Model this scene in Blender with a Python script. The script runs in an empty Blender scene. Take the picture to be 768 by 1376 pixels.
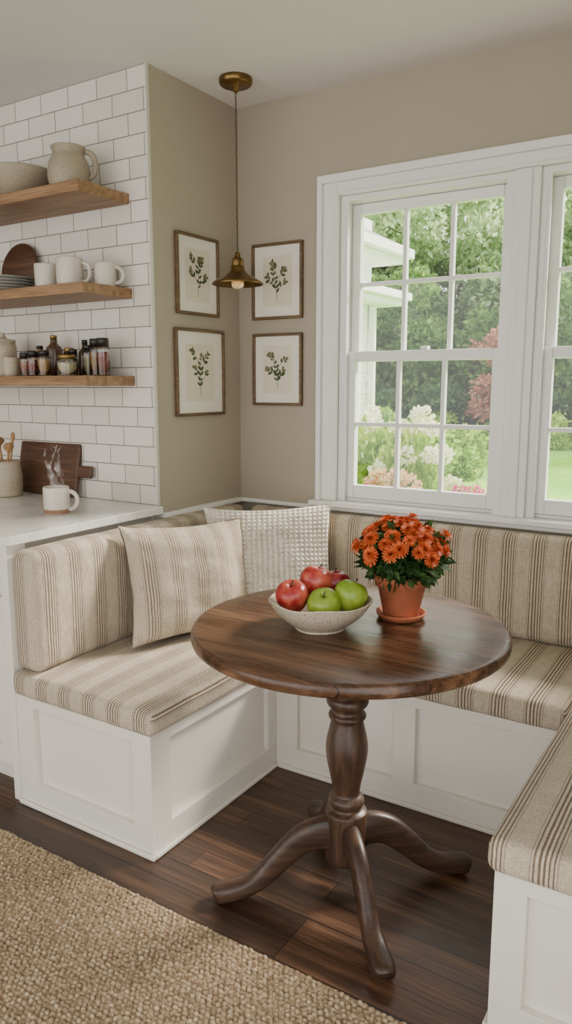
import bpy, bmesh, math, random
import numpy as np
from mathutils import Vector, Matrix, noise
random.seed(7); rng=np.random.default_rng(7)
COL=bpy.context.collection
# ---------------------------------------------------------------- helpers
def lin(c):
    o=[]
    for v in c[:3]:
        v=v/255.0
        o.append(v/12.92 if v<=0.04045 else ((v+0.055)/1.055)**2.4)
    return (o[0],o[1],o[2],1.0)
class NT:
    def __init__(s,name):
        s.m=bpy.data.materials.new(name); s.m.use_nodes=True; s.t=s.m.node_tree
        s.b=s.t.nodes['Principled BSDF']; s.out=s.t.nodes['Material Output']
    def n(s,ty,**k):
        nd=s.t.nodes.new(ty)
        for a,v in k.items(): setattr(nd,a,v)
        return nd
    def l(s,a,b): s.t.links.new(a,b)
    def coord(s,out='Object',scale=(1,1,1),rot=(0,0,0)):
        tc=s.n('ShaderNodeTexCoord'); mp=s.n('ShaderNodeMapping')
        mp.inputs['Scale'].default_value=scale; mp.inputs['Rotation'].default_value=rot
        s.l(tc.outputs[out],mp.inputs['Vector']); return mp.outputs[0]
    def noise(s,vec,scale,detail=3,rough=.5):
        nd=s.n('ShaderNodeTexNoise'); nd.inputs['Scale'].default_value=scale; nd.inputs['Detail'].default_value=detail; nd.inputs['Roughness'].default_value=rough
        if vec is not None: s.l(vec,nd.inputs['Vector'])
        return nd.outputs['Fac']
    def ramp(s,fac,stops,interp='LINEAR'):
        r=s.n('ShaderNodeValToRGB'); cr=r.color_ramp; cr.interpolation=interp
        while len(cr.elements)>1: cr.elements.remove(cr.elements[-1])
        cr.elements[0].position=stops[0][0]; cr.elements[0].color=stops[0][1]
        for p,c in stops[1:]:
            e=cr.elements.new(p); e.color=c
        s.l(fac,r.inputs[0]); return r.outputs[0]
    def mix(s,fac,a,b,mode='MIX'):
        m=s.n('ShaderNodeMix',data_type='RGBA',blend_type=mode)
        for sock,v in ((m.inputs[0],fac),(m.inputs[6],a),(m.inputs[7],b)):
            if hasattr(v,'is_output'): s.l(v,sock)
            else: sock.default_value=v
        return m.outputs[2]
    def math(s,op,a,b=None):
        m=s.n('ShaderNodeMath',operation=op)
        for i,v in enumerate((a,b)):
            if v is None: continue
            if hasattr(v,'is_output'): s.l(v,m.inputs[i])
            else: m.inputs[i].default_value=v
        return m.outputs[0]
    def bump(s,h,strength=.3,dist=.002,normal=None):
        b=s.n('ShaderNodeBump'); b.inputs['Strength'].default_value=strength; b.inputs['Distance'].default_value=dist
        s.l(h,b.inputs['Height'])
        if normal is not None: s.l(normal,b.inputs['Normal'])
        s.l(b.outputs[0],s.b.inputs['Normal']); return b.outputs[0]
def simple(name,col,rough=.5,metal=0,var=.08,vscale=8,bump=0,bscale=60,bdist=.002,spec=.5,**k):
    s=NT(name); c=lin(col); v=s.coord()
    f=s.noise(v,vscale,4)
    d=tuple(x*(1-var) for x in c[:3])+(1,); e=tuple(min(1,x*(1+var)) for x in c[:3])+(1,)
    s.l(s.ramp(f,[(.3,d),(.7,e)]),s.b.inputs['Base Color'])
    s.b.inputs['Roughness'].default_value=rough; s.b.inputs['Metallic'].default_value=metal
    s.b.inputs['Specular IOR Level'].default_value=spec
    for a,val in k.items(): s.b.inputs[a.replace('_',' ')].default_value=val
    if bump: s.bump(s.noise(v,bscale,3),bump,bdist)
    return s.m
def speckle(name,col,dot,rough=.4,scale=160,thr=.30):
    s=NT(name); v=s.coord(); f=s.noise(v,scale,1); g=s.noise(v,6,3)
    base=s.ramp(g,[(.3,lin([x*.93 for x in col])),(.7,lin([min(255,x*1.04) for x in col]))])
    k=s.ramp(f,[(0,(1,1,1,1)),(thr,(1,1,1,1)),(thr+.03,(0,0,0,1))])
    s.l(s.mix(k,base,lin(dot)),s.b.inputs['Base Color']); s.b.inputs['Roughness'].default_value=rough
    s.bump(s.noise(v,40,2),.15,.003); return s.m
def wood(name,c1,c2,c3,axis=0,scale=1.0,rough=.45,bump=.15,planks=None,coat=0,rr=None,fine=.75,pl=(.62,1.15)):
    s=NT(name); sc=[16*scale]*3; sc[axis]=1.1*scale
    v=s.coord(scale=tuple(sc)); f=s.noise(v,1.6,6,.62)
    sc2=[90*scale]*3; sc2[axis]=3*scale
    v2=s.coord(scale=tuple(sc2)); f2=s.noise(v2,1.5,3,.6)
    col=s.ramp(f,[(.28,lin(c1)),(.5,lin(c2)),(.72,lin(c3))])
    g=s.ramp(f2,[(.35,(.5,.5,.5,1)),(.6,(1,1,1,1))])
    col=s.mix(fine,col,g,'MULTIPLY')
    h=f2
    if planks:
        w,hh,mortar=planks
        br=s.n('ShaderNodeTexBrick'); br.offset=.37; br.offset_frequency=3
        for k2,vv in (('Scale',1.0),('Mortar Size',mortar),('Brick Width',w),('Row Height',hh),('Mortar Smooth',.1),('Bias',0.0)): br.inputs[k2].default_value=vv
        br.inputs['Color1'].default_value=(pl[0],)*3+(1,); br.inputs['Color2'].default_value=(pl[1],pl[1]*.96,pl[1]*.92,1); br.inputs['Mortar'].default_value=(.12,.11,.11,1)
        s.l(s.coord(rot=(0,0,0 if axis==0 else math.pi/2)),br.inputs['Vector'])
        col=s.mix(.9,col,br.outputs['Color'],'MULTIPLY')
        h=s.math('SUBTRACT',s.math('MULTIPLY',f2,.3),br.outputs['Fac'])
    s.l(col,s.b.inputs['Base Color'])
    if rr: s.l(s.ramp(f,[(.3,(rr[0],)*3+(1,)),(.7,(rr[1],)*3+(1,))]),s.b.inputs['Roughness'])
    else: s.b.inputs['Roughness'].default_value=rough
    s.b.inputs['Coat Weight'].default_value=coat; s.b.inputs['Coat Roughness'].default_value=.25
    s.bump(h,bump,.002); return s.m
def stripes(name,axis,endswap=None,period=.092,phase=0.0,ground=(193,180,159),dark=(119,104,87)):
    s=NT(name); tc=s.n('ShaderNodeTexCoord'); sp=s.n('ShaderNodeSeparateXYZ'); s.l(tc.outputs['Object'],sp.inputs[0])
    co=sp.outputs[axis]
    if endswap is not None:
        ge=s.n('ShaderNodeNewGeometry'); sn=s.n('ShaderNodeSeparateXYZ'); s.l(ge.outputs['Normal'],sn.inputs[0])
        m=s.math('GREATER_THAN',s.math('ABSOLUTE',sn.outputs[endswap[0]]),.72)
        a=s.math('MULTIPLY',sp.outputs[endswap[1]],m); b=s.math('MULTIPLY',co,s.math('SUBTRACT',1.0,m)); co=s.math('ADD',a,b)
    wob=s.math('MULTIPLY',s.math('SUBTRACT',s.noise(tc.outputs['Object'],9,2),.5),.004)
    u=s.math('FRACT',s.math('DIVIDE',s.math('ADD',s.math('ADD',co,wob),10+phase),period))
    G=lin(ground); D=lin(dark); M=lin([(ground[i]*.5+dark[i]*.5) for i in range(3)]); Lt=lin([min(255,x*1.06) for x in ground])
    st=[(0,G),(.30,M),(.32,G),(.36,D),(.395,G),(.425,Lt),(.46,D),(.51,Lt),(.555,D),(.605,Lt),(.655,D),(.69,G),(.745,D),(.775,G),(.82,M),(.84,G)]
    col=s.ramp(u,st,'CONSTANT')
    v=s.coord(scale=(1,1,1)); nz=s.noise(v,260,2,.7)
    v3=s.coord(scale=(1,1,.12)); slub=s.noise(v3,220,2,.6)
    v4=s.coord(); mot=s.noise(v4,26,3,.7)
    col=s.mix(.65,col,s.ramp(nz,[(.3,(.55,.55,.55,1)),(.65,(1.12,1.12,1.12,1))]),'MULTIPLY')
    col=s.mix(.4,col,s.ramp(slub,[(.35,(.72,.71,.69,1)),(.6,(1.08,1.08,1.08,1))]),'MULTIPLY')
    col=s.mix(.3,col,s.ramp(mot,[(.35,(.85,.84,.82,1)),(.65,(1.08,1.08,1.08,1))]),'MULTIPLY')
    s.l(col,s.b.inputs['Base Color']); s.b.inputs['Roughness'].default_value=.95; s.b.inputs['Specular IOR Level'].default_value=.15
    s.b.inputs['Sheen Weight'].default_value=.1
    big=s.noise(s.coord(),11,2)
    b1=s.bump(nz,.6,.002); s.bump(big,.35,.03,b1); return s.m

def link(ob,parent=None):
    COL.objects.link(ob)
    if parent is not None: ob.parent=parent
    return ob
def empty(name,loc=(0,0,0),rotz=0):
    e=bpy.data.objects.new(name,None); e.location=loc; e.rotation_euler=(0,0,rotz); e.empty_display_size=.05
    return link(e)
def meshobj(name,verts,faces,mat=None,parent=None,smooth=True,loc=(0,0,0),rotz=0):
    me=bpy.data.meshes.new(name); me.from_pydata([tuple(v) for v in verts],[],faces); me.update()
    if mat: me.materials.append(mat)
    if smooth: me.polygons.foreach_set('use_smooth',[True]*len(me.polygons))
    ob=bpy.data.objects.new(name,me); ob.location=loc; ob.rotation_euler=(0,0,rotz); return link(ob,parent)
def boxes(name,bl,mat,parent=None,bevel=0,seg=2,loc=(0,0,0),rotz=0):
    V=[];F=[]
    for (x0,x1,y0,y1,z0,z1) in bl:
        b=len(V); V+=[(x0,y0,z0),(x1,y0,z0),(x1,y1,z0),(x0,y1,z0),(x0,y0,z1),(x1,y0,z1),(x1,y1,z1),(x0,y1,z1)]
        F+=[tuple(b+i for i in f) for f in ((0,3,2,1),(4,5,6,7),(0,1,5,4),(1,2,6,5),(2,3,7,6),(3,0,4,7))]
    ob=meshobj(name,V,F,mat,parent,False,loc,rotz)
    if bevel:
        m=ob.modifiers.new('bevel','BEVEL'); m.width=bevel; m.segments=seg; m.limit_method='ANGLE'
    return ob
def lathe(name,prof,mat,parent=None,loc=(0,0,0),seg=40,fn=None):
    V=[];F=[]; n=len(prof)
    for i in range(seg):
        a=2*math.pi*i/seg
        for r,z in prof:
            v=[r*math.cos(a),r*math.sin(a),z]
            if fn: v=fn(v,a)
            V.append(v)
    for i in range(seg):
        j=(i+1)%seg
        for k in range(n-1): F.append((i*n+k,j*n+k,j*n+k+1,i*n+k+1))
    ob=meshobj(name,V,F,mat,parent,True,loc)
    bm=bmesh.new(); bm.from_mesh(ob.data); bmesh.ops.remove_doubles(bm,verts=bm.verts,dist=1e-5); bmesh.ops.recalc_face_normals(bm,faces=bm.faces)
    bm.to_mesh(ob.data); bm.free()
    return ob
def smooth_prof(p,k=4):
    out=[]; P=[p[0]]+list(p)+[p[-1]]
    for i in range(1,len(P)-2):
        for j in range(k):
            t=j/k; q=[]
            for c in range(len(p[0])):
                a,b,cc,d=P[i-1][c],P[i][c],P[i+1][c],P[i+2][c]
                q.append(.5*((2*b)+(-a+cc)*t+(2*a-5*b+4*cc-d)*t*t+(-a+3*b-3*cc+d)*t**3))
            out.append(tuple(q))
    out.append(tuple(p[-1])); return out
def sweep(name,pts,rad,mat,parent=None,seg=10,sq=1.0,up=(0,0,1),loc=(0,0,0),caps=True):
    V=[];F=[]; n=len(pts); pts=[Vector(p) for p in pts]; up=Vector(up)
    for i,p in enumerate(pts):
        T=(pts[min(i+1,n-1)]-pts[max(i-1,0)]).normalized()
        S=T.cross(up)
        if S.length<1e-3: S=T.cross(Vector((1,0,0)))
        S.normalize(); U=S.cross(T).normalized()
        r=rad[i] if isinstance(rad,list) else rad
        ra,rb=(r if isinstance(r,(list,tuple)) else (r,r))
        for k in range(seg):
            a=2*math.pi*k/seg; c,s_=math.cos(a),math.sin(a)
            c=math.copysign(abs(c)**sq,c); s_=math.copysign(abs(s_)**sq,s_)
            V.append(p+S*(ra*c)+U*(rb*s_))
    for i in range(n-1):
        for k in range(seg):
            k2=(k+1)%seg; F.append((i*seg+k,i*seg+k2,(i+1)*seg+k2,(i+1)*seg+k))
    if caps: F.append(tuple(range(seg))[::-1]); F.append(tuple((n-1)*seg+k for k in range(seg)))
    return meshobj(name,V,F,mat,parent,True,loc)
def rounded_box(name,x0,x1,y0,y1,z0,z1,r,mat,parent=None,crown=(0,0,0),mid=16,wob=.003):
    c=Vector(((x0+x1)/2,(y0+y1)/2,(z0+z1)/2)); h=Vector(((x1-x0)/2,(y1-y0)/2,(z1-z0)/2))
    ax=[]
    for k in range(3):
        e=[-h[k]+r*t for t in (0,.12,.3,.55,.8)]
        m=[-h[k]+r+(2*h[k]-2*r)*t/mid for t in range(mid+1)]
        ax.append(e+m+[-q for q in reversed(e)])
    V=[];F=[]
    for k in range(3):
        a,b=(k+1)%3,(k+2)%3
        for sgn in (-1,1):
            base=len(V); A=ax[a];B=ax[b]
            for u in A:
                for w in B:
                    p=[0,0,0]; p[k]=sgn*h[k]; p[a]=u; p[b]=w; V.append(Vector(p))
            for i in range(len(A)-1):
                for j in range(len(B)-1):
                    q=(base+i*len(B)+j,base+(i+1)*len(B)+j,base+(i+1)*len(B)+j+1,base+i*len(B)+j+1)
                    F.append(q if sgn>0 else q[::-1])
    out=[]
    for p in V:
        inn=Vector([max(-(h[k]-r),min(h[k]-r,p[k])) for k in range(3)])
        d=p-inn; q=inn+d.normalized()*r if d.length>1e-9 else p
        s=[abs(q[k]/h[k]) for k in range(3)]
        for k in range(3):
            if crown[k]:
                o=[j for j in range(3) if j!=k]
                q[k]+=math.copysign(crown[k],q[k])*(1-s[o[0]]**4)*(1-s[o[1]]**4)*s[k]
        w=noise.noise_vector((q+c)*7.0)*wob
        out.append(q+w+c)
    ob=meshobj(name,out,F,mat,parent,True)
    bm=bmesh.new(); bm.from_mesh(ob.data); bmesh.ops.remove_doubles(bm,verts=bm.verts,dist=1e-5); bm.to_mesh(ob.data); bm.free()
    return ob
def npmesh(name,V,F4,mats,parent=None,smooth=False,midx=None):
    me=bpy.data.meshes.new(name); n=len(F4); k=F4.shape[1]
    me.vertices.add(len(V)); me.vertices.foreach_set('co',V.astype(np.float32).ravel())
    me.loops.add(n*k); me.loops.foreach_set('vertex_index',F4.astype(np.int32).ravel())
    me.polygons.add(n); me.polygons.foreach_set('loop_start',np.arange(0,n*k,k,dtype=np.int32))
    try: me.polygons.foreach_set('loop_total',np.full(n,k,dtype=np.int32))
    except Exception: pass
    for m in mats: me.materials.append(m)
    if midx is not None: me.polygons.foreach_set('material_index',midx.astype(np.int32))
    me.polygons.foreach_set('use_smooth',np.full(n,smooth)); me.update(calc_edges=True); me.validate()
    ob=bpy.data.objects.new(name,me); return link(ob,parent)

# ---------------------------------------------------------------- materials
M_wall=simple('wall_paint_greige',(170,160,143),.85,var=.02,vscale=3,bump=.08,bscale=300,spec=.2)
M_ceil=simple('ceiling_paint',(222,219,213),.9,var=.01,spec=.2)
M_white=simple('white_trim_paint',(232,231,227),.4,var=.012,vscale=4)
M_cab=simple('cabinet_paint',(224,219,209),.45,var=.015,vscale=4)
M_tedge=simple('tile_edge_trim',(206,200,188),.3,var=.01)
M_floor=wood('dark_oak_floor',(48,32,23),(82,57,41),(124,92,68),0,.8,rough=.4,bump=.35,planks=(1.1,.083,.0018),rr=(.32,.50),fine=1.0,pl=(.55,1.3))
M_shelf=wood('oak_shelf',(120,88,60),(150,114,80),(178,142,104),0,1.6,rough=.5)
M_table=wood('table_walnut_top',(54,35,24),(90,62,43),(136,102,76),0,.9,rough=.32,bump=.35,planks=(3,.125,.0010),rr=(.20,.38),fine=.95,pl=(.76,1.12))
M_tleg=wood('table_walnut_leg',(44,30,22),(70,49,36),(98,73,55),2,1.6,rough=.4)
M_tfoot=wood('table_walnut_foot',(42,29,21),(66,46,34),(94,69,52),0,1.6,rough=.4)
M_board=wood('walnut_board',(60,38,26),(88,58,38),(116,80,54),0,1.8,rough=.5)
M_spoon=wood('spoon_wood',(150,108,66),(176,134,88),(196,156,108),2,2,rough=.6)
M_frame=wood('frame_bronze_wood',(78,60,38),(108,85,56),(134,108,72),0,3,rough=.45)
M_brass=simple('aged_brass',(128,102,62),.34,1,var=.2,vscale=30)
M_cord=simple('cord_fabric',(90,74,50),.8)
M_terr=simple('terracotta',(172,98,66),.8,var=.18,vscale=18,bump=.2,bscale=120)
M_clay=simple('raw_clay',(150,114,90),.85,var=.1)
M_soil=simple('soil',(50,36,26),.95,bump=.6,bscale=150,bdist=.01)
M_stone=speckle('stoneware_beige',(180,168,146),(134,118,94),.45,260,.33)
M_stone2=speckle('stoneware_grey',(160,148,126),(118,104,86),.5,240,.33)
M_mug=speckle('mug_glaze',(212,204,190),(136,116,92),.35,280,.30)
M_bowl=speckle('fruit_bowl_glaze',(190,178,156),(124,106,84),.45,260,.35)
M_plate=simple('plate_grey',(140,138,130),.4)
M_mat=simple('picture_mat',(230,225,212),.9,var=.01)
M_print=simple('print_paper',(220,211,190),.9,var=.03)
M_ink=simple('print_ink_green',(74,86,58),.9,var=.35,vscale=60)
M_ink2=simple('print_ink_sage',(120,118,84),.9,var=.3,vscale=60)
M_black=simple('black_plastic',(26,25,24),.4)
M_gold=simple('gold_lid',(150,120,70),.35,.8)
M_stem=simple('stem_brown',(72,52,32),.8)
def two(name,a,b,scale,rough=.35,lo=.4,hi=.6,bump=0,**k):
    s=NT(name); v=s.coord(); s.l(s.ramp(s.noise(v,scale,4,.6),[(lo,lin(a)),(hi,lin(b))]),s.b.inputs['Base Color']); s.b.inputs['Roughness'].default_value=rough
    for q,val in k.items(): s.b.inputs[q.replace('_',' ')].default_value=val
    if bump: s.bump(s.noise(v,scale*6,3),bump,.003)
    return s.m
M_red=two('apple_red_skin',(150,32,34),(210,110,84),22,.3,.40,.72)
M_red2=two('apple_dark_red',(118,24,34),(176,62,56),22,.3)
M_green=two('apple_green_skin',(112,142,34),(152,174,62),14,.3)
s=NT('white_marble'); v=s.coord(); w=s.noise(v,2.2,6,.65)
vein=s.ramp(w,[(.47,(0,0,0,1)),(.5,(1,1,1,1)),(.53,(0,0,0,1))]); s.l(s.mix(s.math('MULTIPLY',vein,.28),lin((232,230,225)),lin((165,160,152))),s.b.inputs['Base Color']); s.b.inputs['Roughness'].default_value=.18; M_marble=s.m
s=NT('subway_tile'); tc=s.n('ShaderNodeTexCoord'); sp=s.n('ShaderNodeSeparateXYZ'); s.l(tc.outputs['Object'],sp.inputs[0]); cb=s.n('ShaderNodeCombineXYZ')
s.l(s.math('ADD',sp.outputs[0],10.0),cb.inputs[0]); s.l(s.math('ADD',sp.outputs[2],-.91),cb.inputs[1])
br=s.n('ShaderNodeTexBrick'); s.l(cb.outputs[0],br.inputs['Vector'])
for k2,vv in (('Scale',1.0),('Mortar Size',.0024),('Brick Width',.156),('Row Height',.0768),('Mortar Smooth',.3),('Bias',0.0)): br.inputs[k2].default_value=vv
br.inputs['Color1'].default_value=lin((228,224,215)); br.inputs['Color2'].default_value=lin((212,207,197)); br.inputs['Mortar'].default_value=lin((138,130,118))
s.l(br.outputs['Color'],s.b.inputs['Base Color']); s.l(s.ramp(br.outputs['Fac'],[(0,(.12,)*3+(1,)),(1,(.8,)*3+(1,))]),s.b.inputs['Roughness'])
wv=s.noise(tc.outputs['Object'],14,2); hh=s.math('SUBTRACT',s.math('MULTIPLY',wv,.9),br.outputs['Fac']); s.bump(hh,.5,.003); M_tile=s.m
M_seatX=stripes('striped_linen_seat',0,endswap=(0,2),period=.104)
M_backL=stripes('striped_linen_back_y',1,endswap=(1,0),period=.104)
M_backB=stripes('striped_linen_back_x',0,period=.104,phase=.03)
M_pilS=stripes('striped_linen_pillow',0,period=.095,phase=.02,ground=(195,182,161),dark=(138,123,104))
s=NT('cream_knit'); v=s.coord(); s.l(s.ramp(s.noise(v,30,3),[(.3,lin((214,206,189))),(.7,lin((234,228,213)))]),s.b.inputs['Base Color']); s.b.inputs['Roughness'].default_value=.95; s.b.inputs['Sheen Weight'].default_value=.2; s.bump(s.noise(v,500,2),.5,.002); M_knit=s.m
s=NT('jute_rug'); v=s.coord(); a=s.noise(v,90,2,.6); b=s.noise(v,5,3)
c=s.ramp(a,[(.3,lin((126,105,82))),(.5,lin((167,146,118))),(.7,lin((206,188,160)))]); c=s.mix(.5,c,s.ramp(b,[(.3,(.78,.78,.78,1)),(.7,(1.1,1.1,1.1,1))]),'MULTIPLY')
s.l(c,s.b.inputs['Base Color']); s.b.inputs['Roughness'].default_value=.95; s.b.inputs['Specular IOR Level'].default_value=.15; s.bump(s.noise(v,600,2),.6,.003); M_rug=s.m
s=NT('window_glass'); tr=s.n('ShaderNodeBsdfTransparent'); gl=s.n('ShaderNodeBsdfGlossy'); gl.inputs['Roughness'].default_value=.02; mx=s.n('ShaderNodeMixShader'); mx.inputs[0].default_value=.03
s.l(tr.outputs[0],mx.inputs[1]); s.l(gl.outputs[0],mx.inputs[2]); s.l(mx.outputs[0],s.out.inputs[0]); M_glass=s.m
s=NT('jar_glass'); s.b.inputs['Transmission Weight'].default_value=1; s.b.inputs['Roughness'].default_value=.03; s.b.inputs['Base Color'].default_value=(.9,.93,.92,1); M_jar=s.m
def leafmat(name,cols,scale=3,transl=.35,lift=1.0):
    s=NT(name); v=s.coord(); oi=s.n('ShaderNodeObjectInfo'); f=s.noise(v,scale,3,.75); f=s.math('ADD',f,s.math('MULTIPLY',s.math('SUBTRACT',oi.outputs['Random'],.5),.12))
    n=len(cols); c=s.ramp(f,[(.34+.32*i/(n-1),lin([min(255,x*lift) for x in cc])) for i,cc in enumerate(cols)])
    s.l(c,s.b.inputs['Base Color']); s.b.inputs['Roughness'].default_value=.6; s.b.inputs['Specular IOR Level'].default_value=.3
    t=s.n('ShaderNodeBsdfTranslucent'); s.l(c,t.inputs[0]); mx=s.n('ShaderNodeMixShader'); mx.inputs[0].default_value=transl
    s.l(s.b.outputs[0],mx.inputs[1]); s.l(t.outputs[0],mx.inputs[2]); s.l(mx.outputs[0],s.out.inputs[0]); return s.m
L_far=leafmat('foliage_far_hazed',[(104,140,80),(152,182,118),(206,222,176)],2.5,.5)  # paler greens put distance haze into the leaf colour
L_mid=leafmat('foliage_mid',[(58,98,42),(112,152,70),(174,202,110)],4,.45)
L_dark=leafmat('foliage_dark',[(40,68,40),(74,110,60),(116,148,86)],5)
L_lime=leafmat('foliage_lime',[(104,146,36),(162,196,62),(216,230,108)],6)
L_red=leafmat('foliage_red',[(110,120,76),(178,106,100),(214,160,138)],7)
L_pot=leafmat('mum_leaves',[(34,58,26),(54,84,36),(80,110,50)],40,.15)
F_cream=leafmat('flower_cream',[(208,214,150),(236,234,202),(250,248,236)],14)
F_pink=leafmat('flower_pink',[(186,36,100),(222,84,146),(240,150,186)],12)
F_tan=leafmat('flower_tan',[(196,156,112),(222,190,150),(236,214,186)],12)
F_or=leafmat('mum_petals',[(160,54,24),(198,86,40),(220,116,62)],60,.1)
F_or2=leafmat('mum_hearts',[(122,36,16),(162,60,28),(190,88,42)],60,.1)
s=NT('lawn_grass'); v=s.coord(); s.l(s.ramp(s.mix(.5,s.noise(v,.6,3),s.noise(v,20,3)),[(.35,lin((100,164,44))),(.65,lin((156,208,78)))]),s.b.inputs['Base Color']); s.b.inputs['Roughness'].default_value=.9; M_lawn=s.m

# ---------------------------------------------------------------- room shell
H=2.526; TY=-.56
boxes('floor',[(-3.2,2.4,-5.2,.15,-.06,0)],M_floor)
boxes('ceiling',[(-3.2,2.4,-5.2,.15,H,H+.1)],M_ceil)
WX0,WXA,WXB,WX1,WZ0,WZ1=.50,1.19,1.28,1.97,.90,2.115
boxes('wall_back',[(-.12,WX0,0,.15,0,H),(WX0,WX1,0,.15,0,WZ0),(WX0,WX1,0,.15,WZ1,H),(WX1,2.4,0,.15,0,H)],M_wall)
boxes('wall_left',[(-.12,0,TY+.012,0,0,H)],M_wall)
boxes('wall_tile',[(-3.2,-.003,TY,TY+.1,0,H)],M_tile)
boxes('trim_tile_edge',[(-.0045,.002,TY-.003,TY+.012,.91,H)],M_tedge,bevel=.001)
boxes('wall_right',[(2.25,2.4,-1.75,0,0,H),(2.25,2.4,-4.1,-1.75,2.2,H),(2.25,2.4,-5.2,-4.1,0,H)],M_wall)
boxes('wall_sky_block',[(-3.3,-3.2,-5.2,TY+.1,0,H)],M_wall)  # unseen wall, added to hold back sky light from the left

# window
win=empty('window_1',(0,0,0)); TZ=2.196
boxes('casing',[(.43,WX0-.012,-.018,-.0005,WZ0,TZ-.03),(WX1+.012,2.04,-.018,-.0005,WZ0,TZ-.03),(WX0-.012,WX1+.012,-.018,-.0005,WZ1+.012,TZ-.03),(WXA,WXB,-.018,-.0005,WZ0,WZ1-.0005)],M_white,win,.003)
boxes('backband',[(.408,.431,-.034,-.0005,WZ0,TZ),(2.039,2.062,-.034,-.0005,WZ0,TZ),(.4312,2.0388,-.034,-.0005,TZ-.031,TZ),
   (.487,WX0,-.026,-.0005,WZ0,WZ1+.013),(WX1,1.983,-.026,-.0005,WZ0,WZ1+.013),(WX0+.0002,WX1-.0002,-.026,-.0005,WZ1,WZ1+.013),(1.216,1.254,-.026,-.0175,WZ0,WZ1-.001)],M_white,win,.004)
boxes('stool',[(.385,2.085,-.055,.02,.878,.9005)],M_white,win,.006,3)
jb=[]
for a,b in ((WX0,WXA),(WXB,WX1)):
    jb+=[(a+.0005,a+.02,0,.14,WZ0,WZ1-.0005),(b-.02,b-.0005,0,.14,WZ0,WZ1-.0005),(a+.0202,b-.0202,.001,.139,WZ1-.022,WZ1-.0005),(a+.0202,b-.0202,.021,.139,WZ0+.0005,WZ0+.012),
         (a+.0198,a+.032,.002,.018,WZ0+.001,WZ1-.0222),(b-.032,b-.0198,.002,.018,WZ0+.001,WZ1-.0222)]
jb.append((WXA+.0005,WXB-.0005,.001,.15,WZ0,WZ1-.001))
boxes('jamb',jb,M_white,win)
sash=[];gl=[];munt=[]
for a,b in ((WX0+.021,WXA-.021),(WXB+.021,WX1-.021)):
    for (z0,z1,y,st,br_,tr_) in ((1.475,2.092,.062,.037,.036,.040),(.913,1.515,.022,.042,.055,.040)):
        sash+=[(a,a+st,y,y+.034,z0,z1),(b-st,b,y,y+.034,z0,z1),(a+st,b-st,y+.0005,y+.0335,z0,z0+br_),(a+st,b-st,y+.0005,y+.0335,z1-tr_,z1)]
        ga,gb,gc,gd=a+st,b-st,z0+br_,z1-tr_
        gl.append((ga,gb,y+.015,y+.018,gc,gd))
        for k in (1,2):
            x=ga+(gb-ga)*k/3; munt.append((x-.008,x+.008,y+.004,y+.03,gc,gd))
        z=(gc+gd)/2; munt.append((ga,gb,y+.005,y+.029,z-.008,z+.008))
boxes('sashes',sash,M_white,win,.004); boxes('muntins',munt,M_white,win,.003); boxes('glass',gl,M_glass,win)
boxes('sash_lock',[(.84,.87,.03,.06,1.515,1.53),(1.60,1.63,.03,.06,1.515,1.53)],M_white,win,.003)

# ---------------------------------------------------------------- banquette
bq=empty('banquette_bench'); SB=.385; IN=.020
LX,LY,BY,RX,RY=.590,-1.275,-.612,1.606,-1.340
boxes('base_carcass',[(.002,LX-IN,LY+IN,-.002,0,SB),(LX-IN,2.248,BY+IN,-.002,0,SB),(RX+IN,2.248,RY+IN,BY+IN,0,SB)],M_cab,bq)
fr=[]
def face_y(x0,x1,y,panels,z0=0,z1=SB,top=.035,bot=.085,t=IN):
    fr.append((x0,x1,y,y+t,z1-top,z1)); fr.append((x0,x1,y,y+t,z0,z0+bot)); xs=[x0]
    for a,b in panels: fr.append((xs[-1],a,y,y+t,z0+bot,z1-top)); xs.append(b)
    fr.append((xs[-1],x1,y,y+t,z0+bot,z1-top))
def face_x(y0,y1,x,panels,z0=0,z1=SB,top=.035,bot=.085,t=IN):
    a0,a1=sorted((x,x-t))
    fr.append((a0,a1,y0,y1,z1-top,z1)); fr.append((a0,a1,y0,y1,z0,z0+bot)); ys=[y0]
    for a,b in panels: fr.append((a0,a1,ys[-1],a,z0+bot,z1-top)); ys.append(b)
    fr.append((a0,a1,ys[-1],y1,z0+bot,z1-top))
face_y(.002,LX,LY,[(.085,LX-.075)]); face_x(LY+IN,BY+IN,LX,[(LY+.085,BY-.055)])
face_y(LX,RX,BY,[(.678,1.05),(1.126,1.50)]); face_y(RX,2.248,RY,[(1.675,2.17)])
face_x(RY+IN,BY+IN,RX+IN,[(RY+.085,BY-.055)])
boxes('face_frames',fr,M_cab,bq,.0015)
boxes('shoe_moulding',[(.002,LX+.012,LY-.012,LY,0,.016),(LX,LX+.012,LY,BY-.012,0,.016),(LX,RX,BY-.012,BY,0,.016),(RX-.012,RX,RY,BY-.012,0,.016),(RX-.012,2.248,RY-.012,RY,0,.016)],M_cab,bq,.005)
boxes('back_cap',[(0.001,.03,-.557,-.031,.860,.880),(0.001,2.248,-.03,-.001,.860,.877)],M_white,bq,.004)
SZ0,SZ1=.386,.462
rounded_box('seat_cushion',.002,.608,-1.292,-.005,SZ0,SZ1,.024,M_seatX,crown=(0,0,.014),mid=26)
rounded_box('seat_cushion',.610,1.588,-.630,-.005,SZ0,SZ1,.024,M_seatX,crown=(0,0,.012),mid=26)
rounded_box('seat_cushion',1.590,2.244,-1.358,-.005,SZ0,SZ1,.024,M_seatX,crown=(0,0,.014),mid=26)
rounded_box('backrest_cushion',.004,.112,-1.268,-.115,SZ1+.004,.864,.032,M_backL,crown=(.012,0,0),mid=26)
rounded_box('backrest_cushion',.114,2.125,-.112,-.034,SZ1+.004,.858,.032,M_backB,crown=(0,0.012,0),mid=30)
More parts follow.
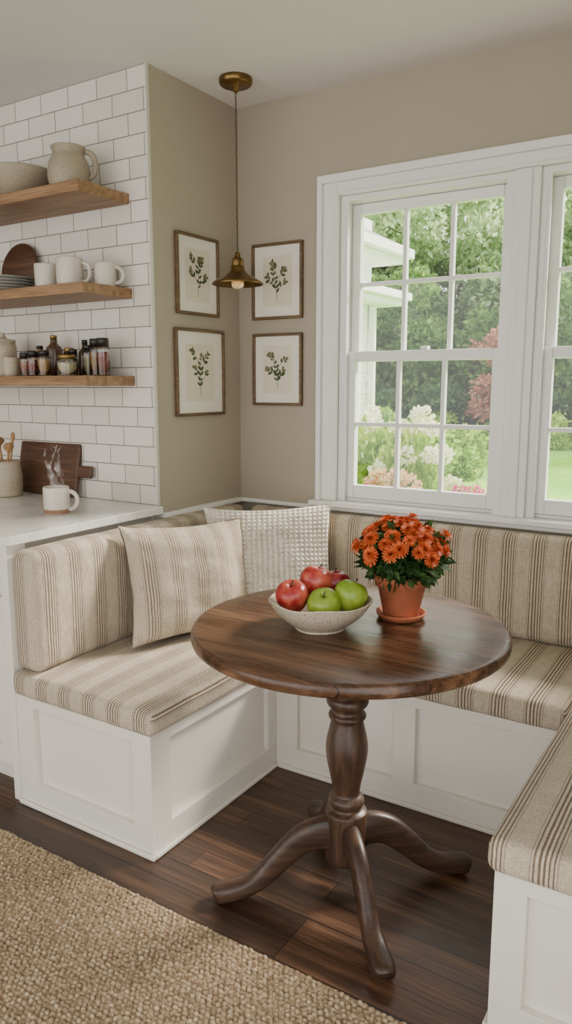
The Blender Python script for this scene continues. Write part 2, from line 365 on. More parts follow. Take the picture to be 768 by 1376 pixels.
rounded_box('backrest_cushion',2.130,2.236,-1.30,-.115,SZ1+.004,.864,.032,M_backL,crown=(.01,0,0),mid=26)

# ---------------------------------------------------------------- counter
cab=empty('kitchen_counter')
fr=[]
boxes('carcass',[(-3.0,-.037,-1.245,TY-.001,.10,.879)],M_cab,cab)
boxes('end_stile',[(-.035,-.001,LY,-1.2,0,.879)],M_cab,cab,.002)
boxes('toe_kick',[(-3.0,-.037,-1.19,TY-.001,0,.10)],M_cab,cab)
xs=-.037
while xs>-2.9:
    a=xs-.52; face_y(a+.002,xs-.002,-1.264,[(a+.06,xs-.06)],.11,.70,.06,.06,.018)
    fr.append((a+.002,xs-.002,-1.264,-1.246,.715,.872)); xs=a
boxes('doors_drawers',fr,M_cab,cab,.002)
boxes('worktop',[(-3.0,.028,-1.286,TY-.001,.880,.910)],M_marble,cab,.003)

# ---------------------------------------------------------------- shelves & ware
for z in (2.09,1.745,1.415):
    boxes('floating_shelf',[(-1.45,-.10,-.815,TY-.001,z-.038,z)],M_shelf,bevel=.0025)
def handle(parent,mat,r,z0,z1,out,ang,th=.006,flat=1.3):
    pts=[]
    for k in range(15):
        t=math.pi*k/14; rr=r-.003+out*math.sin(t)**.8 if 0<k<14 else r-.004
        z=z1+(z0-z1)*(1-math.cos(t))/2
        pts.append((rr*math.cos(ang),rr*math.sin(ang),z))
    return sweep('handle',pts,(th*flat,th),mat,parent,8,up=(-math.sin(ang),math.cos(ang),0.001))
def cup(name,loc,r,h,mat,ang=.4,hand=True,taper=.94,out=.032,band=None):
    e=empty(name,loc)
    p=[(0,0),(r*taper*.85,0),(r*taper,.004),(r*.99,h*.3),(r,h*.7),(r,h-.002),(r-.002,h),(r-.005,h-.003),(r-.006,h*.6),(r*.8,.008),(0,.006)]
    lathe('body',smooth_prof(p,2),mat,e)
    if hand: handle(e,mat,r,h*.18,h*.85,out,ang)
    if band: lathe('glaze_band',[(r*taper*.87,.0005),(r*taper+.0008,.004),(r*.975+.0008,h*.2)],band,e)
    return e
A=.45
e=empty('stoneware_pitcher',(-.265,-.70,2.09))
lathe('body',smooth_prof([(0,0),(.058,0),(.07,.012),(.078,.055),(.072,.098),(.060,.122),(.057,.135),(.064,.152),(.060,.152),(.052,.134),(.052,.12),(.066,.09),(.068,.03),(0,.012)],3),M_stone2,e)
handle(e,M_stone2,.066,.045,.138,.036,A+.1,.008)
e=empty('stoneware_bowl',(-.55,-.695,2.09))
lathe('body',smooth_prof([(0,0),(.06,0),(.062,.008),(.10,.04),(.128,.082),(.135,.108),(.128,.110),(.12,.085),(.09,.045),(0,.018)],3),M_stone2,e,seg=56)
handle(e,M_stone2,.128,.065,.098,.025,A+.2,.007)
e=empty('plate_stack',(-.66,-.70,1.745))
for k in range(5):
    lathe('plate_%d'%(k+1),[(0,.012*k),(.07,.012*k),(.115,.012*k+.010),(.116,.012*k+.014),(.07,.012*k+.006),(0,.012*k+.006)],M_plate,e,seg=48)
rbd=lathe('round_serving_board',[(0,-.008),(.105,-.008),(.11,-.004),(.11,.004),(.105,.008),(0,.008)],M_board,loc=(-.70,-.598,1.745+.110),seg=48)
rbd.rotation_euler=(math.radians(90-9),0,0)
cup('ceramic_mug',(-.415,-.70,1.745),.046,.096,M_mug,A)
cup('ceramic_mug',(-.275,-.71,1.745),.050,.106,M_mug,A)
cup('ceramic_mug',(-.165,-.635,1.745),.040,.088,M_mug,A)
e=empty('stoneware_canister',(-.72,-.69,1.415))
lathe('body',smooth_prof([(0,0),(.052,0),(.056,.008),(.056,.12),(.05,.135),(.048,.14),(0,.14)],2),M_stone,e)
lathe('lid',[(0,.14),(.054,.14),(.054,.150),(.02,.156),(.012,.17),(.014,.178),(0,.18)],M_stone,e)
cup('small_crock',(-.615,-.735,1.415),.034,.075,M_stone,0,False)
def jar(name,x,y,r,h,content,cap,glass=True,caph=.016,neck=0):
    e=empty(name,(x,y,1.415))
    if glass:
        lathe('contents',[(0,.003),(r*.9,.003),(r*.9,h*.78),(0,h*.8)],content,e,seg=24)
        lathe('glass',smooth_prof([(0,.0),(r*.95,0),(r,.004),(r,h*.85),(r*.85,h)],2)+[(r*.8,h),(r*.93,h*.84),(r*.93,.004),(0,.002)],M_jar,e,seg=24)
    else:
        lathe('body',smooth_prof([(0,0),(r,0),(r,h*.7),(r*.8,h*.8),(r*.45,h*.88),(r*.4,h),(0,h)],2),content,e,seg=24)
    rc=r*.9 if not neck else r*.45
    lathe('cap',[(0,h),(rc,h),(rc,h+caph),(rc*.92,h+caph+.002),(0,h+caph+.002)],cap,e,seg=24)
sp_=[simple('spice_%d'%i,c,.8,bump=.5,bscale=300) for i,c in enumerate([(170,84,44),(206,156,92),(124,112,70),(214,194,150),(146,64,44),(190,138,84)])]
dark_gl=simple('dark_bottle',(90,68,52),.2)
jar('spice_jar',-.520,-.74,.023,.074,sp_[0],M_black); jar('spice_jar',-.462,-.75,.023,.078,sp_[4],M_black)
jar('spice_jar',-.404,-.745,.024,.080,sp_[1],M_black); jar('spice_jar',-.300,-.69,.018,.084,sp_[2],M_black)
jar('spice_jar',-.355,-.66,.022,.092,sp_[5],M_gold); jar('spice_jar',-.255,-.655,.021,.10,sp_[3],M_black)
jar('herb_jar',-.262,-.755,.038,.064,sp_[3],M_gold,caph=.012)
jar('pepper_grinder',-.205,-.66,.026,.112,sp_[5],M_black,caph=.026); jar('salt_grinder',-.142,-.685,.025,.112,sp_[4],M_black,caph=.026)
jar('oil_bottle',-.475,-.63,.032,.150,dark_gl,M_gold,False,.012,1); jar('vinegar_bottle',-.55,-.64,.030,.110,sp_[5],M_black,False,.012,1)
jar('extract_bottle',-.33,-.60,.026,.125,dark_gl,M_black,False,.016,1)
cb_=empty('cutting_board',(-.60,-.592,.912)); cb_.rotation_euler=(math.radians(-11),0,0)
boxes('board',[(-.19,.185,-.02,.0,.0,.225)],M_board,cb_,.008,3)
boxes('board_handle',[(.18,.262,-.018,-.002,.085,.135)],M_board,cb_,.007,3)
e=empty('utensil_crock',(-.735,-.70,.911))
lathe('crock',smooth_prof([(0,0),(.058,0),(.064,.01),(.068,.08),(.062,.14),(.066,.15),(.06,.15),(.056,.14),(.06,.08),(.05,.012),(0,.01)],2),M_stone,e)
for k,(dx,dy,hh) in enumerate([(-.04,.01,.25),(.01,.03,.27),(.035,-.01,.23),(-.01,-.03,.24)]):
    sweep('spoon_%d'%(k+1),smooth_prof([(0+dx*.3,dy*.3,.02),(dx*.7,dy*.7,.14),(dx*1.1,dy*1.1,hh-.05),(dx*1.2,dy*1.2,hh-.02),(dx*1.25,dy*1.25,hh)],3),[.005]*7+[(.008,.005)]+[(.018,.006),(.024,.006),(.022,.006),(.016,.005),(.006,.003)],M_spoon,e,8)
mg=cup('steaming_coffee_mug',(-.185,-.905,.911),.047,.100,M_mug,A,band=M_clay,out=.036)
lathe('coffee',[(0,.085),(.0415,.085)],simple('coffee',(50,30,18),.1),mg)
s=NT('steam'); tr=s.n('ShaderNodeBsdfTransparent'); df=s.n('ShaderNodeBsdfDiffuse'); df.inputs[0].default_value=(1,1,1,1); tl=s.n('ShaderNodeBsdfTranslucent'); tl.inputs[0].default_value=(.6,.6,.6,1); ad=s.n('ShaderNodeAddShader'); mx=s.n('ShaderNodeMixShader')
s.l(df.outputs[0],ad.inputs[0]); s.l(tl.outputs[0],ad.inputs[1])
f=s.noise(s.coord(),34,3); s.l(s.ramp(f,[(.42,(.0,)*3+(1,)),(.8,(.22,)*3+(1,))]),mx.inputs[0]); s.l(tr.outputs[0],mx.inputs[1]); s.l(ad.outputs[0],mx.inputs[2]); s.l(mx.outputs[0],s.out.inputs[0])
for k in range(5):
    V=[];F=[]; ph=k*1.7
    for i in range(33):
        t=i/32; x=(k-2)*.010*(1+.5*t)+.018*math.sin(t*6+ph)*t; y=.012*math.cos(t*5+ph); w=.008*(1-t)**.7+.001+.006*math.sin(t*9+ph)**2*(1-t)
        V+=[(x-w,y-w*.4,.095+t*.16),(x+w,y+w*.4,.095+t*.16)]
    F=[(2*i,2*i+1,2*i+3,2*i+2) for i in range(32)]
    meshobj('steam_wisp_%d'%(k+1),V,F,s.m,mg)

# ---------------------------------------------------------------- botanical prints
def print_frame(loc,w,h,rotz,seed):
    R=random.Random(seed); e=empty('framed_botanical_print',loc,rotz); t=.012
    boxes('frame',[(-w/2,w/2,-.018,0,h/2-t,h/2),(-w/2,w/2,-.018,0,-h/2,-h/2+t),(-w/2,-w/2+t,-.018,0,-h/2+t,h/2-t),(w/2-t,w/2,-.018,0,-h/2+t,h/2-t)],M_frame,e,.003)
    boxes('mat_board',[(-w/2+t,w/2-t,-.008,-.002,-h/2+t,h/2-t)],M_mat,e)
    pw,ph=w*.29,h*.33
    boxes('print_paper',[(-pw,pw,-.0085,-.008,-ph,ph)],M_print,e)
    V=[];F=[];F2=[]; cnt=[0]
    def poly(pts,to): 
        cnt[0]+=1; yy=-.0090-.000004*cnt[0]
        b=len(V); V.extend([(p[0],yy,p[1]) for p in pts]); to.append(tuple(range(b,b+len(pts))))
    def leaf(x,z,a,L,W,to):
        n=10; P=[]
        for i in range(n): tt=i/n; P.append((tt*L,W*math.sin(math.pi*tt)**.8))
        P.append((L,0)); P+= [(tt*L,-W*math.sin(math.pi*tt)**.8) for tt in [i/n for i in range(n-1,0,-1)]]
        poly([(x+c*math.cos(a)-d*math.sin(a),z+c*math.sin(a)+d*math.cos(a)) for c,d in P],to)
    def stem(x0,z0,x1,z1,wd=.0012):
        dx,dz=x1-x0,z1-z0; l=math.hypot(dx,dz)+1e-9; nx,nz=-dz/l*wd,dx/l*wd; poly([(x0+nx,z0+nz),(x1+nx,z1+nz),(x1-nx,z1-nz),(x0-nx,z0-nz)],F)
    def bloom(x,z,r):
        k=R.choice((5,6,8))
        for i in range(k): leaf(x,z,2*math.pi*i/k+.3,r,r*.34,F2)
    def branch(x,z,a,L,n,k):
        pr=(x,z)
        for i in range(1,n+1):
            a+=R.uniform(-.16,.16); q=(pr[0]+math.cos(a)*L/n,pr[1]+math.sin(a)*L/n); stem(*pr,*q,.0012 if k==0 else .0008)
            for sd in (-1,1):
                if i>1 and R.random()<.75:
                    b=a+sd*R.uniform(.6,1.1); l=R.uniform(.018,.030)*(1.15-.4*i/n); leaf(q[0],q[1],b,l,l*R.uniform(.2,.3),F)
            pr=q
        bloom(pr[0],pr[1],R.uniform(.009,.014))
        return pr
    z0=-ph*.82; branch(0,z0,math.pi/2+R.uniform(-.08,.08),ph*1.45,8,0)
    for sd,zz in ((-1,.25),(1,.38),(-1,.62),(1,.75)):
        branch(0,z0+ph*1.45*zz,math.pi/2+sd*R.uniform(.55,.85),pw*R.uniform(.7,.95),4,1)
    meshobj('botanical_leaves',V,F,M_ink,e,False); meshobj('botanical_flowers',V,F2,M_ink2,e,False)
print_frame((.001,-.297,1.815),.268,.312,math.pi/2,3)
print_frame((.001,-.290,1.430),.315,.350,math.pi/2,8)
print_frame((.205,-.001,1.812),.252,.312,0,12)
print_frame((.205,-.001,1.445),.250,.305,0,21)

# ---------------------------------------------------------------- pendant
pe=empty('pendant_lamp',(.187,-.268,0))
lathe('canopy',[(0,H),(.062,H),(.064,H-.006),(.062,H-.020),(.056,H-.026),(.014,H-.028),(.012,H-.045),(.006,H-.050),(0,H-.05)],M_brass,pe)
cp=[]
for i in range(60): 
    z=H-.045-(H-.045-1.885)*i/59; cp.append((.0008*math.sin(i*1.9),.0008*math.cos(i*1.9),z))
sweep('cord',cp,.0032,M_cord,pe,6)
lathe('socket',smooth_prof([(0,1.895),(.008,1.893),(.012,1.875),(.022,1.868),(.024,1.855),(.024,1.835),(.028,1.832)],2),M_brass,pe)
lathe('shade',[(.022,1.845),(.027,1.842),(.030,1.825),(.040,1.815),(.062,1.800),(.088,1.786),(.099,1.779),(.102,1.772),(.100,1.771),(.096,1.777),(.085,1.783),(.06,1.797),(.038,1.811),(.026,1.822)],M_brass,pe,seg=56)
s=NT('bulb_glow'); s.b.inputs['Base Color'].default_value=lin((230,200,150)); s.b.inputs['Roughness'].default_value=.1; s.b.inputs['Transmission Weight'].default_value=.8; s.b.inputs['Emission Color'].default_value=lin((255,204,130)); s.b.inputs['Emission Strength'].default_value=.3
lathe('bulb',smooth_prof([(.010,1.845),(.011,1.815),(.021,1.793),(.025,1.776),(.019,1.760),(0,1.754)],3),s.m,pe)

# ---------------------------------------------------------------- pillows
def pillow(name,bottom,wd,up,w,h,th,mat,N=70,bob=None,pin=.10):
    X=Vector(wd).normalized(); Z=Vector(up).normalized(); Y=Z.cross(X).normalized(); Z=X.cross(Y).normalized()
    V=[];F=[]
    for side in (-1,1):
        for i in range(N+1):
            for j in range(N+1):
                u=-1+2*i/N; v=-1+2*j/N
                pr=max(0,(1-abs(u)**2.4)*(1-abs(v)**2.4))**.58
                x=w/2*u*(1-pin*(1-v*v)*abs(u)**2); z=h/2*v*(1-pin*(1-u*u)*abs(v)**2)
                y=side*th*pr*(1+.14*noise.noise(Vector((u*1.7,v*1.7,side*3+th*40)))) 
                wr=noise.noise(Vector((u*3.5,v*3.5,side*2+7+w)))*.010*(1-.3*pr); y+=wr
                if bob:
                    bx=abs(math.sin(math.pi*(i/N)*bob))*abs(math.sin(math.pi*(j/N)*bob)); y+=side*.015*bx**.7*min(1,pr*4)
                V.append((x,y,z+h/2))
    n1=(N+1)**2
    for s_ in (0,1):
        for i in range(N):
            for j in range(N):
                q=(s_*n1+i*(N+1)+j,s_*n1+(i+1)*(N+1)+j,s_*n1+(i+1)*(N+1)+j+1,s_*n1+i*(N+1)+j+1)
                F.append(q if s_==0 else q[::-1])
    ob=meshobj(name,V,F,mat)
    bm=bmesh.new(); bm.from_mesh(ob.data); bmesh.ops.remove_doubles(bm,verts=bm.verts,dist=2e-4); bm.to_mesh(ob.data); bm.free()
    ob.matrix_world=Matrix(((X.x,Y.x,Z.x,bottom[0]),(X.y,Y.y,Z.y,bottom[1]),(X.z,Y.z,Z.z,bottom[2]),(0,0,0,1)))
    return ob
pillow('striped_throw_pillow',(.325,-.730,.478),(.37,.93,-.04),(-.110,.04,.41),.51,.425,.084,M_pilS)
pillow('knit_throw_pillow',(.445,-.415,.476),(.79,.61,0.02),(-.09,.10,.43),.51,.455,.082,M_knit,N=250,bob=25)

# ---------------------------------------------------------------- pedestal table
TX,TYc=1.12,-1.076
tb=empty('round_pedestal_table',(TX,TYc,0))
lathe('table_top',[(0,.724),(.396,.724),(.405,.726),(.411,.732),(.413,.741),(.412,.752),(.408,.758),(.400,.760),(.30,.760),(0,.760)],M_table,tb,seg=128)
lathe('under_plate',[(0,.700),(.13,.700),(.14,.723),(0,.723)],M_tleg,tb)
prof=[(0,.701),(.075,.701),(.075,.69),(.05,.66),(.042,.60),(.046,.57),(.055,.560),(.057,.548),(.053,.538),(.044,.530),(.043,.520),(.050,.512),(.050,.503),(.044,.496),(.046,.480),(.054,.445),(.0575,.415),(.054,.380),(.046,.34),(.039,.305),(.037,.285),(.042,.278),(.049,.268),(.049,.256),(.043,.248),(.045,.240),(.056,.232),(.058,.215),(.056,.10),(.050,.085),(.030,.075),(0,.073)]
lathe('turned_column',smooth_prof(prof,3),M_tleg,tb,seg=48)
for k,a in enumerate((-137,-47,43,133)):
    ar=math.radians(a); pr=smooth_prof([(.035,.165,.026,.050),(.075,.170,.025,.046),(.125,.155,.024,.040),(.185,.105,.023,.034),(.235,.058,.024,.029),(.285,.034,.027,.026),(.335,.027,.030,.0255),(.358,.0255,.027,.024),(.365,.023,.018,.018)],4)
    lg=sweep('leg_%d'%(k+1),[(p[0],0,p[1]) for p in pr],[(p[2],p[3]) for p in pr],M_tfoot,tb,20,sq=.72)
    lg.rotation_euler=(0,0,ar)

fb=empty('fruit_bowl',(1.070,-1.140,.7605))
def bw(v,a):
    k=1+.012*math.sin(a*3+1)+.008*math.sin(a*7); return [v[0]*k,v[1]*k,v[2]+(v[2]>.05)*.002*math.sin(a*5)]
lathe('bowl',smooth_prof([(0,0),(.060,0),(.064,.006),(.092,.026),(.118,.052),(.130,.072),(.133,.078),(.129,.080),(.122,.070),(.105,.046),(.075,.022),(0,.012)],3),M_bowl,fb,seg=72,fn=bw)
def apple(name,x,y,z,r,mat,tilt=(0,0)):
    e=bpy.data.objects.new(name,None); link(e,fb); e.location=(x,y,z); e.rotation_euler=(tilt[0],tilt[1],random.random()*3)
    P=[(0,-.72),(.10,-.80),(.32,-.90),(.60,-.76),(.84,-.42),(.98,0),(.98,.30),(.84,.64),(.56,.86),(.30,.88),(.12,.72),(0,.58)]
    lathe('skin',smooth_prof([(a*r,b*r) for a,b in P],3),mat,e,seg=32,fn=lambda v,a:[v[0]*(1+.02*math.cos(5*a)),v[1]*(1+.02*math.cos(5*a)),v[2]])
    sweep('stalk',[(0,0,.6*r),(.03*r,0,.9*r),(.12*r,0,1.15*r)],[.0016,.0015,.0022],M_stem,e,6)
def ap(a,b,z,r,m,t=(0,0),nm='apple'): 
    apple(nm,a*.8446+b*.5353,a*.5353-b*.8446,z,r,m,t)
ap(-.072,.000,.082,.044,M_red,(.3,-.2)); ap(-.010,-.045,.108,.045,M_red,(-.1,.2)); ap(.043,-.060,.098,.039,M_red2)
ap(.008,.042,.072,.043,M_green,(.5,.1)); ap(.075,.012,.086,.044,M_green,(.2,.4)); ap(.01,-.005,.055,.036,M_green)

pm=empty('potted_chrysanthemum',(1.21,-.945,.7605))
lathe('saucer',[(0,0),(.058,0),(.066,.012),(.067,.017),(.063,.017),(.058,.006),(0,.005)],M_terr,pm,seg=48)
lathe('pot',[(0,.006),(.046,.006),(.048,.010),(.064,.090),(.066,.091),(.072,.092),(.0745,.118),(.073,.121),(.067,.121),(.063,.105),(0,.105)],M_terr,pm,seg=56)
lathe('soil',[(0,.108),(.064,.106)],M_soil,pm)
def leaves_np(n,posfn,size,asp=.55,outward=None,bend=.25):
    P=posfn(n); a=rng.normal(size=(n,3)); 
    if outward is not None: a=a*.6+outward(P)
    a/=np.linalg.norm(a,axis=1)[:,None]; b=np.cross(a,rng.normal(size=(n,3))); b/=np.linalg.norm(b,axis=1)[:,None]; c=np.cross(a,b)
    s=size*(.6+.8*rng.random(n))[:,None]
    V=np.stack([P,P+a*s*.45+b*s*asp*.5+c*s*bend*.3,P+a*s,P+a*s*.45-b*s*asp*.5+c*s*bend*.3],1).reshape(-1,3)
    return V,np.arange(n*4).reshape(-1,4)
dc=np.array([0,0,.172])
def dome(n):
    d=rng.normal(size=(n,3)); d[:,2]=d[:,2]*.8-.1; d/=np.linalg.norm(d,axis=1)[:,None]
    r=rng.random(n)**.5; p=d*r[:,None]*np.array([.104,.104,.080]); p[:,2]=np.maximum(p[:,2],-.058); return p+dc
V,F=leaves_np(2000,dome,.031,.6,lambda P:(P-dc)/.1)
npmesh('leaves',V,F,[L_pot],pm)
VV=[];FF=[];MI=[];nb=0
def flower(c,nrm,R):
    global nb
    nrm=nrm/np.linalg.norm(nrm); t=np.cross(nrm,[.3,.5,.8]); t/=np.linalg.norm(t); b=np.cross(nrm,t)
    for ring,(cnt,L,elev,off) in enumerate([(18,1.0,.05,0),(16,.88,.35,.2),(13,.68,.7,.1),(9,.45,1.05,.3),(6,.28,1.35,0)]):
        for k in range(cnt):
            a=2*math.pi*(k+off)/cnt+random.uniform(-.08,.08); el=elev+random.uniform(-.08,.08)
            rd=t*math.cos(a)+b*math.sin(a); sd=-t*math.sin(a)+b*math.cos(a)
            dr=rd*math.cos(el)+nrm*math.sin(el); L_=L*R; w=R*.14
            p0=c+nrm*.002; p1=c+dr*L_*.55; p2=c+dr*L_+nrm*R*.12*(1 if ring else -.6)
            VV.extend([p0-sd*w*.3,p0+sd*w*.3,p1+sd*w*.75+nrm*.001,p1-sd*w*.75+nrm*.001,p2+sd*w*.5,p2-sd*w*.5])
            FF.extend([(nb,nb+1,nb+2,nb+3),(nb+3,nb+2,nb+4,nb+5)]); MI.extend([0 if ring<3 else 1]*2); nb+=6
gold=math.pi*(3-5**.5); NF=64
for i in range(NF):
    zf=1-(i+.5)/NF*.92; rr=math.sqrt(max(0,1-zf*zf)); a=i*gold
    d=np.array([rr*math.cos(a),rr*math.sin(a),zf]); d+=rng.normal(size=3)*.06
    flower(dc+d*np.array([.114,.114,.090])*random.uniform(.92,1.1),d+np.array([0,0,.25]),random.uniform(.017,.026))
npmesh('blooms',np.array(VV),np.array(FF),[F_or,F_or2],pm,False,np.array(MI))

# ---------------------------------------------------------------- rug
rug=empty('jute_rug'); RX0,RX1,RY0,RY1=-1.3,2.2,-3.1,-1.425
boxes('backing',[(RX0,RX1,RY0,RY1,.001,.009)],M_rug,rug)
px,py=.0150,.0115; nx=int((1.85+.35)/px); ny=int((RY1+2.45)/py)
gx,gy=np.meshgrid(np.arange(nx),np.arange(ny)); gx=gx.ravel(); gy=gy.ravel(); n=len(gx)
cx=-.35+gx*px+(gy%2)*px*.5+rng.normal(size=n)*.0014; cy=RY1-.006-gy*py+rng.normal(size=n)*.0012
A_,B_=8,3; base=[]
for i in range(B_):
    el=math.pi/2*i/B_
    for k in range(A_): a=2*math.pi*k/A_; base.append((math.cos(a)*math.cos(el),math.sin(a)*math.cos(el),math.sin(el)))
base.append((0,0,1)); base=np.array(base); nbv=len(base)
f=[]
for i in range(B_-1):
    for k in range(A_): f.append((i*A_+k,i*A_+(k+1)%A_,(i+1)*A_+(k+1)%A_,(i+1)*A_+k))
for k in range(0,A_,2): f.append(((B_-1)*A_+k,(B_-1)*A_+k+1,(B_-1)*A_+(k+2)%A_,nbv-1))
f=np.array(f)
th=rng.normal(size=n)*.35; sx=px*.60*(.85+.3*rng.random(n)); sy=py*.62*(.85+.3*rng.random(n)); sz=.009*(.75+.5*rng.random(n))
bx=base[None,:,0]*sx[:,None]; by=base[None,:,1]*sy[:,None]
X=bx*np.cos(th)[:,None]-by*np.sin(th)[:,None]+cx[:,None]; Y=bx*np.sin(th)[:,None]+by*np.cos(th)[:,None]+cy[:,None]; Z=base[None,:,2]*sz[:,None]+.006
V=np.stack([X,Y,Z],2).reshape(-1,3); F=(f[None]+np.arange(n)[:,None,None]*nbv).reshape(-1,4)
npmesh('woven_loops',V,F,[M_rug],rug,True)

# ---------------------------------------------------------------- garden
GZ=-.15
boxes('lawn',[(-40,25,.25,45,-.3,GZ)],M_lawn)
def cloud(blobs,n,size,seed,asp=.6,shell=.55):
    g=np.random.default_rng(seed); bl=np.array(blobs,float); w=bl[:,3]**2; idx=g.choice(len(bl),n,p=w/w.sum())
    d=g.normal(size=(n,3)); d/=np.linalg.norm(d,axis=1)[:,None]; r=(shell+(1-shell)*g.random(n))*bl[idx,3]
    P=bl[idx,:3]+d*r[:,None]*np.array([1,1,.85])
    a=g.normal(size=(n,3))+d*.5; a/=np.linalg.norm(a,axis=1)[:,None]; b=np.cross(a,g.normal(size=(n,3))); b/=np.linalg.norm(b,axis=1)[:,None]
    s=size*(.6+.8*g.random(n))[:,None]
    return np.stack([P,P+a*s*.5+b*s*asp*.5,P+a*s,P+a*s*.5-b*s*asp*.5],1).reshape(-1,3),np.arange(n*4).reshape(-1,4)
def cloudmesh(name,blobs,n,size,seed,mat):
    V,F=cloud(blobs,n,size,seed); ob=npmesh(name,V,F,[mat]); me=ob.data; bpy.data.objects.remove(ob); return me
def rb(seed,k,R,zr,r0,r1):
    q=random.Random(seed); return [(q.uniform(-R,R),q.uniform(-R,R),q.uniform(*zr),q.uniform(r0,r1)) for _ in range(k)]
tree_me=[cloudmesh('tree_canopy',rb(11+i,26,2.3,(1.2,7.2),.6,1.2),16000,.22,i,L_far) for i in range(2)]
mid_me=cloudmesh('mid_canopy',rb(31,16,1.3,(.5,3.6),.4,.85),10000,.15,5,L_mid)
dark_me=cloudmesh('dark_shrub',rb(41,12,.7,(.2,1.5),.3,.5),6000,.11,6,L_dark)
lime_me=cloudmesh('lime_shrub',rb(51,8,.35,(.1,.55),.2,.32),3200,.085,7,L_lime)
green_me=cloudmesh('green_shrub',rb(61,8,.35,(.1,.6),.2,.32),3200,.09,8,L_mid)
red_me=cloudmesh('red_maple',rb(71,14,.9,(1.0,3.0),.22,.42),2600,.13,9,L_red)
def plant(name,me,loc,sc=1,rot=0,trunk=None,zs=None):
    e=empty(name,loc,rot); o=bpy.data.objects.new('foliage',me); o.scale=(sc,sc,zs or sc); link(o,e)
    if trunk: sweep('trunk',[(0,0,-.02),(.05,0,trunk*.5),(0,.08,trunk)],[.16*sc,.12*sc,.06*sc],M_stem,e,10)
    return e
q=random.Random(5)
for i in range(16):
    plant('garden_tree',tree_me[i%2],(-17+i*1.45+q.uniform(-.4,.4),22+q.uniform(-1,5),GZ),q.uniform(.8,1.25),q.uniform(0,6),5)
for (x,y,sc) in [(-10.0,17.5,1.2),(-7.6,18.5,1.1),(-5.6,19.5,1.25),(-2.2,19.5,1.1),(.6,18.5,1.2),(3.5,19,1.2)]:
    plant('ornamental_tree',mid_me,(x,y,GZ),sc,q.uniform(0,6),2)
plant('red_maple',red_me,(-3.75,16.2,GZ),.95,1,2)
for (x,y,sc) in [(-8.0,16.2,1.1),(-6.6,16,.9),(-5.2,16,1.0),(-4.3,17.2,1.05),(-2.9,16.8,.9),(-1.2,17,1.0),(1.0,16.8,1.1)]:
    plant('evergreen_shrub',dark_me,(x,y,GZ),sc,q.uniform(0,6))
def heads(name,pts,mat,n=220):
    VV=[]
    for (x,y,z,r) in pts: 
        V,F=cloud([(x,y,z,r)],n,r*.42,int(abs(x*991+y*77+z*13)*10),.9,.85); VV.append(V)
    V=np.concatenate(VV); return npmesh(name,V,np.arange(len(V)).reshape(-1,4),[mat])
def bush(name,me,x,y,sc,zs,hn,hr,mat,seed,n=160):
    e=plant(name,me,(x,y,GZ),sc,seed*1.3,zs=zs); R_=random.Random(seed); pts=[]
    for i in range(hn):
        a=i*2.4+R_.uniform(-.3,.3); t=math.sqrt((i+.5)/hn); rr=.62*t*sc; pts.append((rr*math.cos(a),rr*math.sin(a),(.82-.38*t*t+R_.uniform(-.06,.05))*zs,hr*R_.uniform(.8,1.2)))
    o=heads('blossoms',pts,mat,n); o.parent=e
bush('hydrangea_bush',lime_me,-.62,3.5,.62,1.5,12,.08,F_cream,1); bush('hydrangea_bush',lime_me,-1.15,3.9,.8,1.5,10,.085,F_cream,2)
bush('hydrangea_bush',green_me,-.34,2.5,.46,1.12,8,.075,F_tan,4); bush('flowering_shrub',green_me,-.72,2.3,.6,1.15,12,.045,F_pink,9,n=60)
bush('flowering_shrub',green_me,.06,3.0,.42,.85,18,.05,F_pink,5,n=80); bush('flowering_shrub',lime_me,-.12,3.4,.40,.90,4,.06,F_cream,3)
bush('flowering_shrub',lime_me,.36,3.1,.5,.72,6,.06,F_cream,6); bush('flowering_shrub',green_me,.72,2.8,.5,.72,10,.06,F_cream,7)
bush('flowering_shrub',lime_me,1.2,3.0,.6,.8,8,.06,F_pink,8,n=70); bush('hydrangea_bush',green_me,1.9,3.3,.9,1.1,8,.1,F_cream,10)
bush('flowering_shrub',lime_me,-.05,2.0,.4,.86,12,.045,F_pink,11,n=80); bush('flowering_shrub',green_me,.45,2.1,.4,.70,9,.05,F_cream,12,n=90)
for (x,y,sc,me) in [(-4.2,9.5,1.5,lime_me),(-3.3,8.6,1.5,green_me),(-2.7,8.2,1.3,lime_me),(-2.4,9.4,1.1,lime_me),(-2.5,16,1.1,lime_me),(-1.5,16.2,.9,lime_me),(-.3,16,1.4,green_me),(1.5,15.5,1.3,green_me),(-5.0,15.6,1.2,lime_me),(-3.6,15.2,.9,green_me)]:
    plant('border_shrub',me,(x,y,GZ),sc,q.uniform(0,6))
nh=empty('neighbour_house'); M_side=simple('white_siding',(240,240,236),.7)
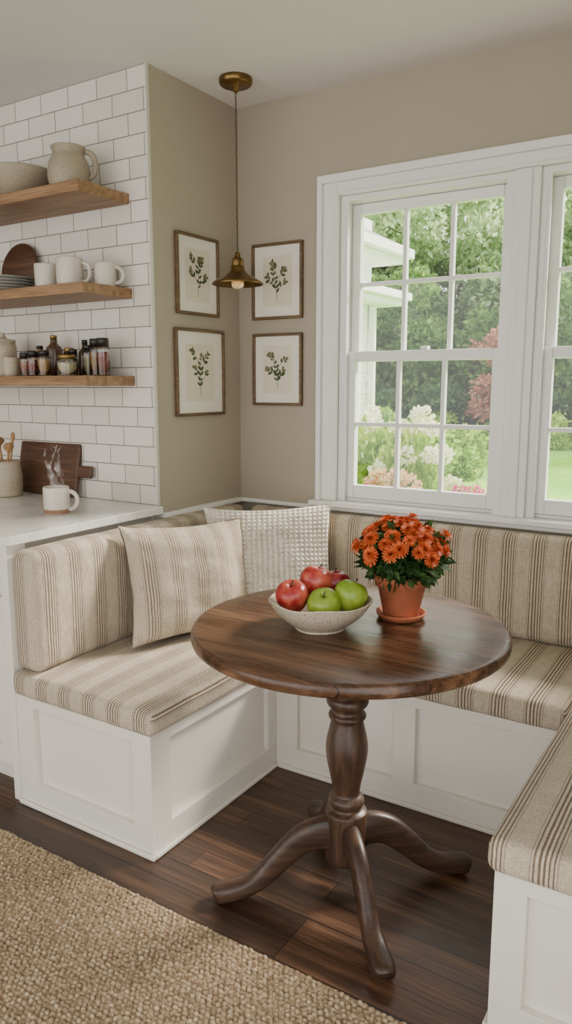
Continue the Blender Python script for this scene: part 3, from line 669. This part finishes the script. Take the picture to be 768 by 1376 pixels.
boxes('siding_wall',[(-7,-2.60,2.6,6.6,GZ,3.5)],M_side,nh)
boxes('clapboards',[(-7.01,-2.588,2.59,6.61,GZ+.02+.14*k,GZ+.02+.14*k+.012) for k in range(25)],M_side,nh)
boxes('eaves',[(-7,-2.28,2.4,6.9,2.42,2.50),(-7,-2.20,2.3,7.05,2.50,2.60),(-7,-2.28,2.4,6.9,2.96,3.04),(-7,-2.18,2.3,7.05,3.04,3.16)],M_side,nh,.01)
M_roof=simple('roof_shingle',(150,148,146),.9,bump=.5,bscale=30)
meshobj('roof',[(-7,2.4,3.16),(-2.2,2.4,3.16),(-2.2,7.0,3.16),(-7,7.0,3.16),(-4.6,4.7,4.4),(-7,4.7,4.4)],[(0,1,4,5),(1,2,4),(2,3,5,4)],M_roof,nh,False)
boxes('downpipe',[(-2.58,-2.50,6.50,6.58,GZ,2.42)],M_side,nh,.01)

# ---------------------------------------------------------------- lights
w=bpy.data.worlds.new('overcast_sky'); bpy.context.scene.world=w; w.use_nodes=True
bg=w.node_tree.nodes['Background']; bg.inputs[0].default_value=(1.0,.985,.96,1); bg.inputs[1].default_value=3.15
def light(name,ty,loc,rot,energy,size=None,col=(1,1,1),sy=None):
    ld=bpy.data.lights.new(name,ty); ld.energy=energy; ld.color=col
    if ty=='AREA': ld.shape='RECTANGLE'; ld.size=size; ld.size_y=sy or size
    ob=bpy.data.objects.new(name,ld); ob.location=loc; ob.rotation_euler=rot; return link(ob)
sun=light('sun','SUN',(3,6,6),(0,0,0),13,col=(1,.92,.82)); sun.data.angle=math.radians(14)
sun.rotation_euler=Vector((.42,.75,.66)).to_track_quat('Z','Y').to_euler()

# ---------------------------------------------------------------- camera
cd=bpy.data.cameras.new('camera'); cam=bpy.data.objects.new('camera',cd); link(cam)
cam.location=(2.001,-2.7738,1.3813); cam.rotation_euler=(math.pi/2-.1673,0,.5649)
cd.sensor_fit='AUTO'; cd.sensor_width=36; cd.lens=1012.5/1376*36; cd.clip_start=.05; cd.clip_end=200
bpy.context.scene.camera=cam
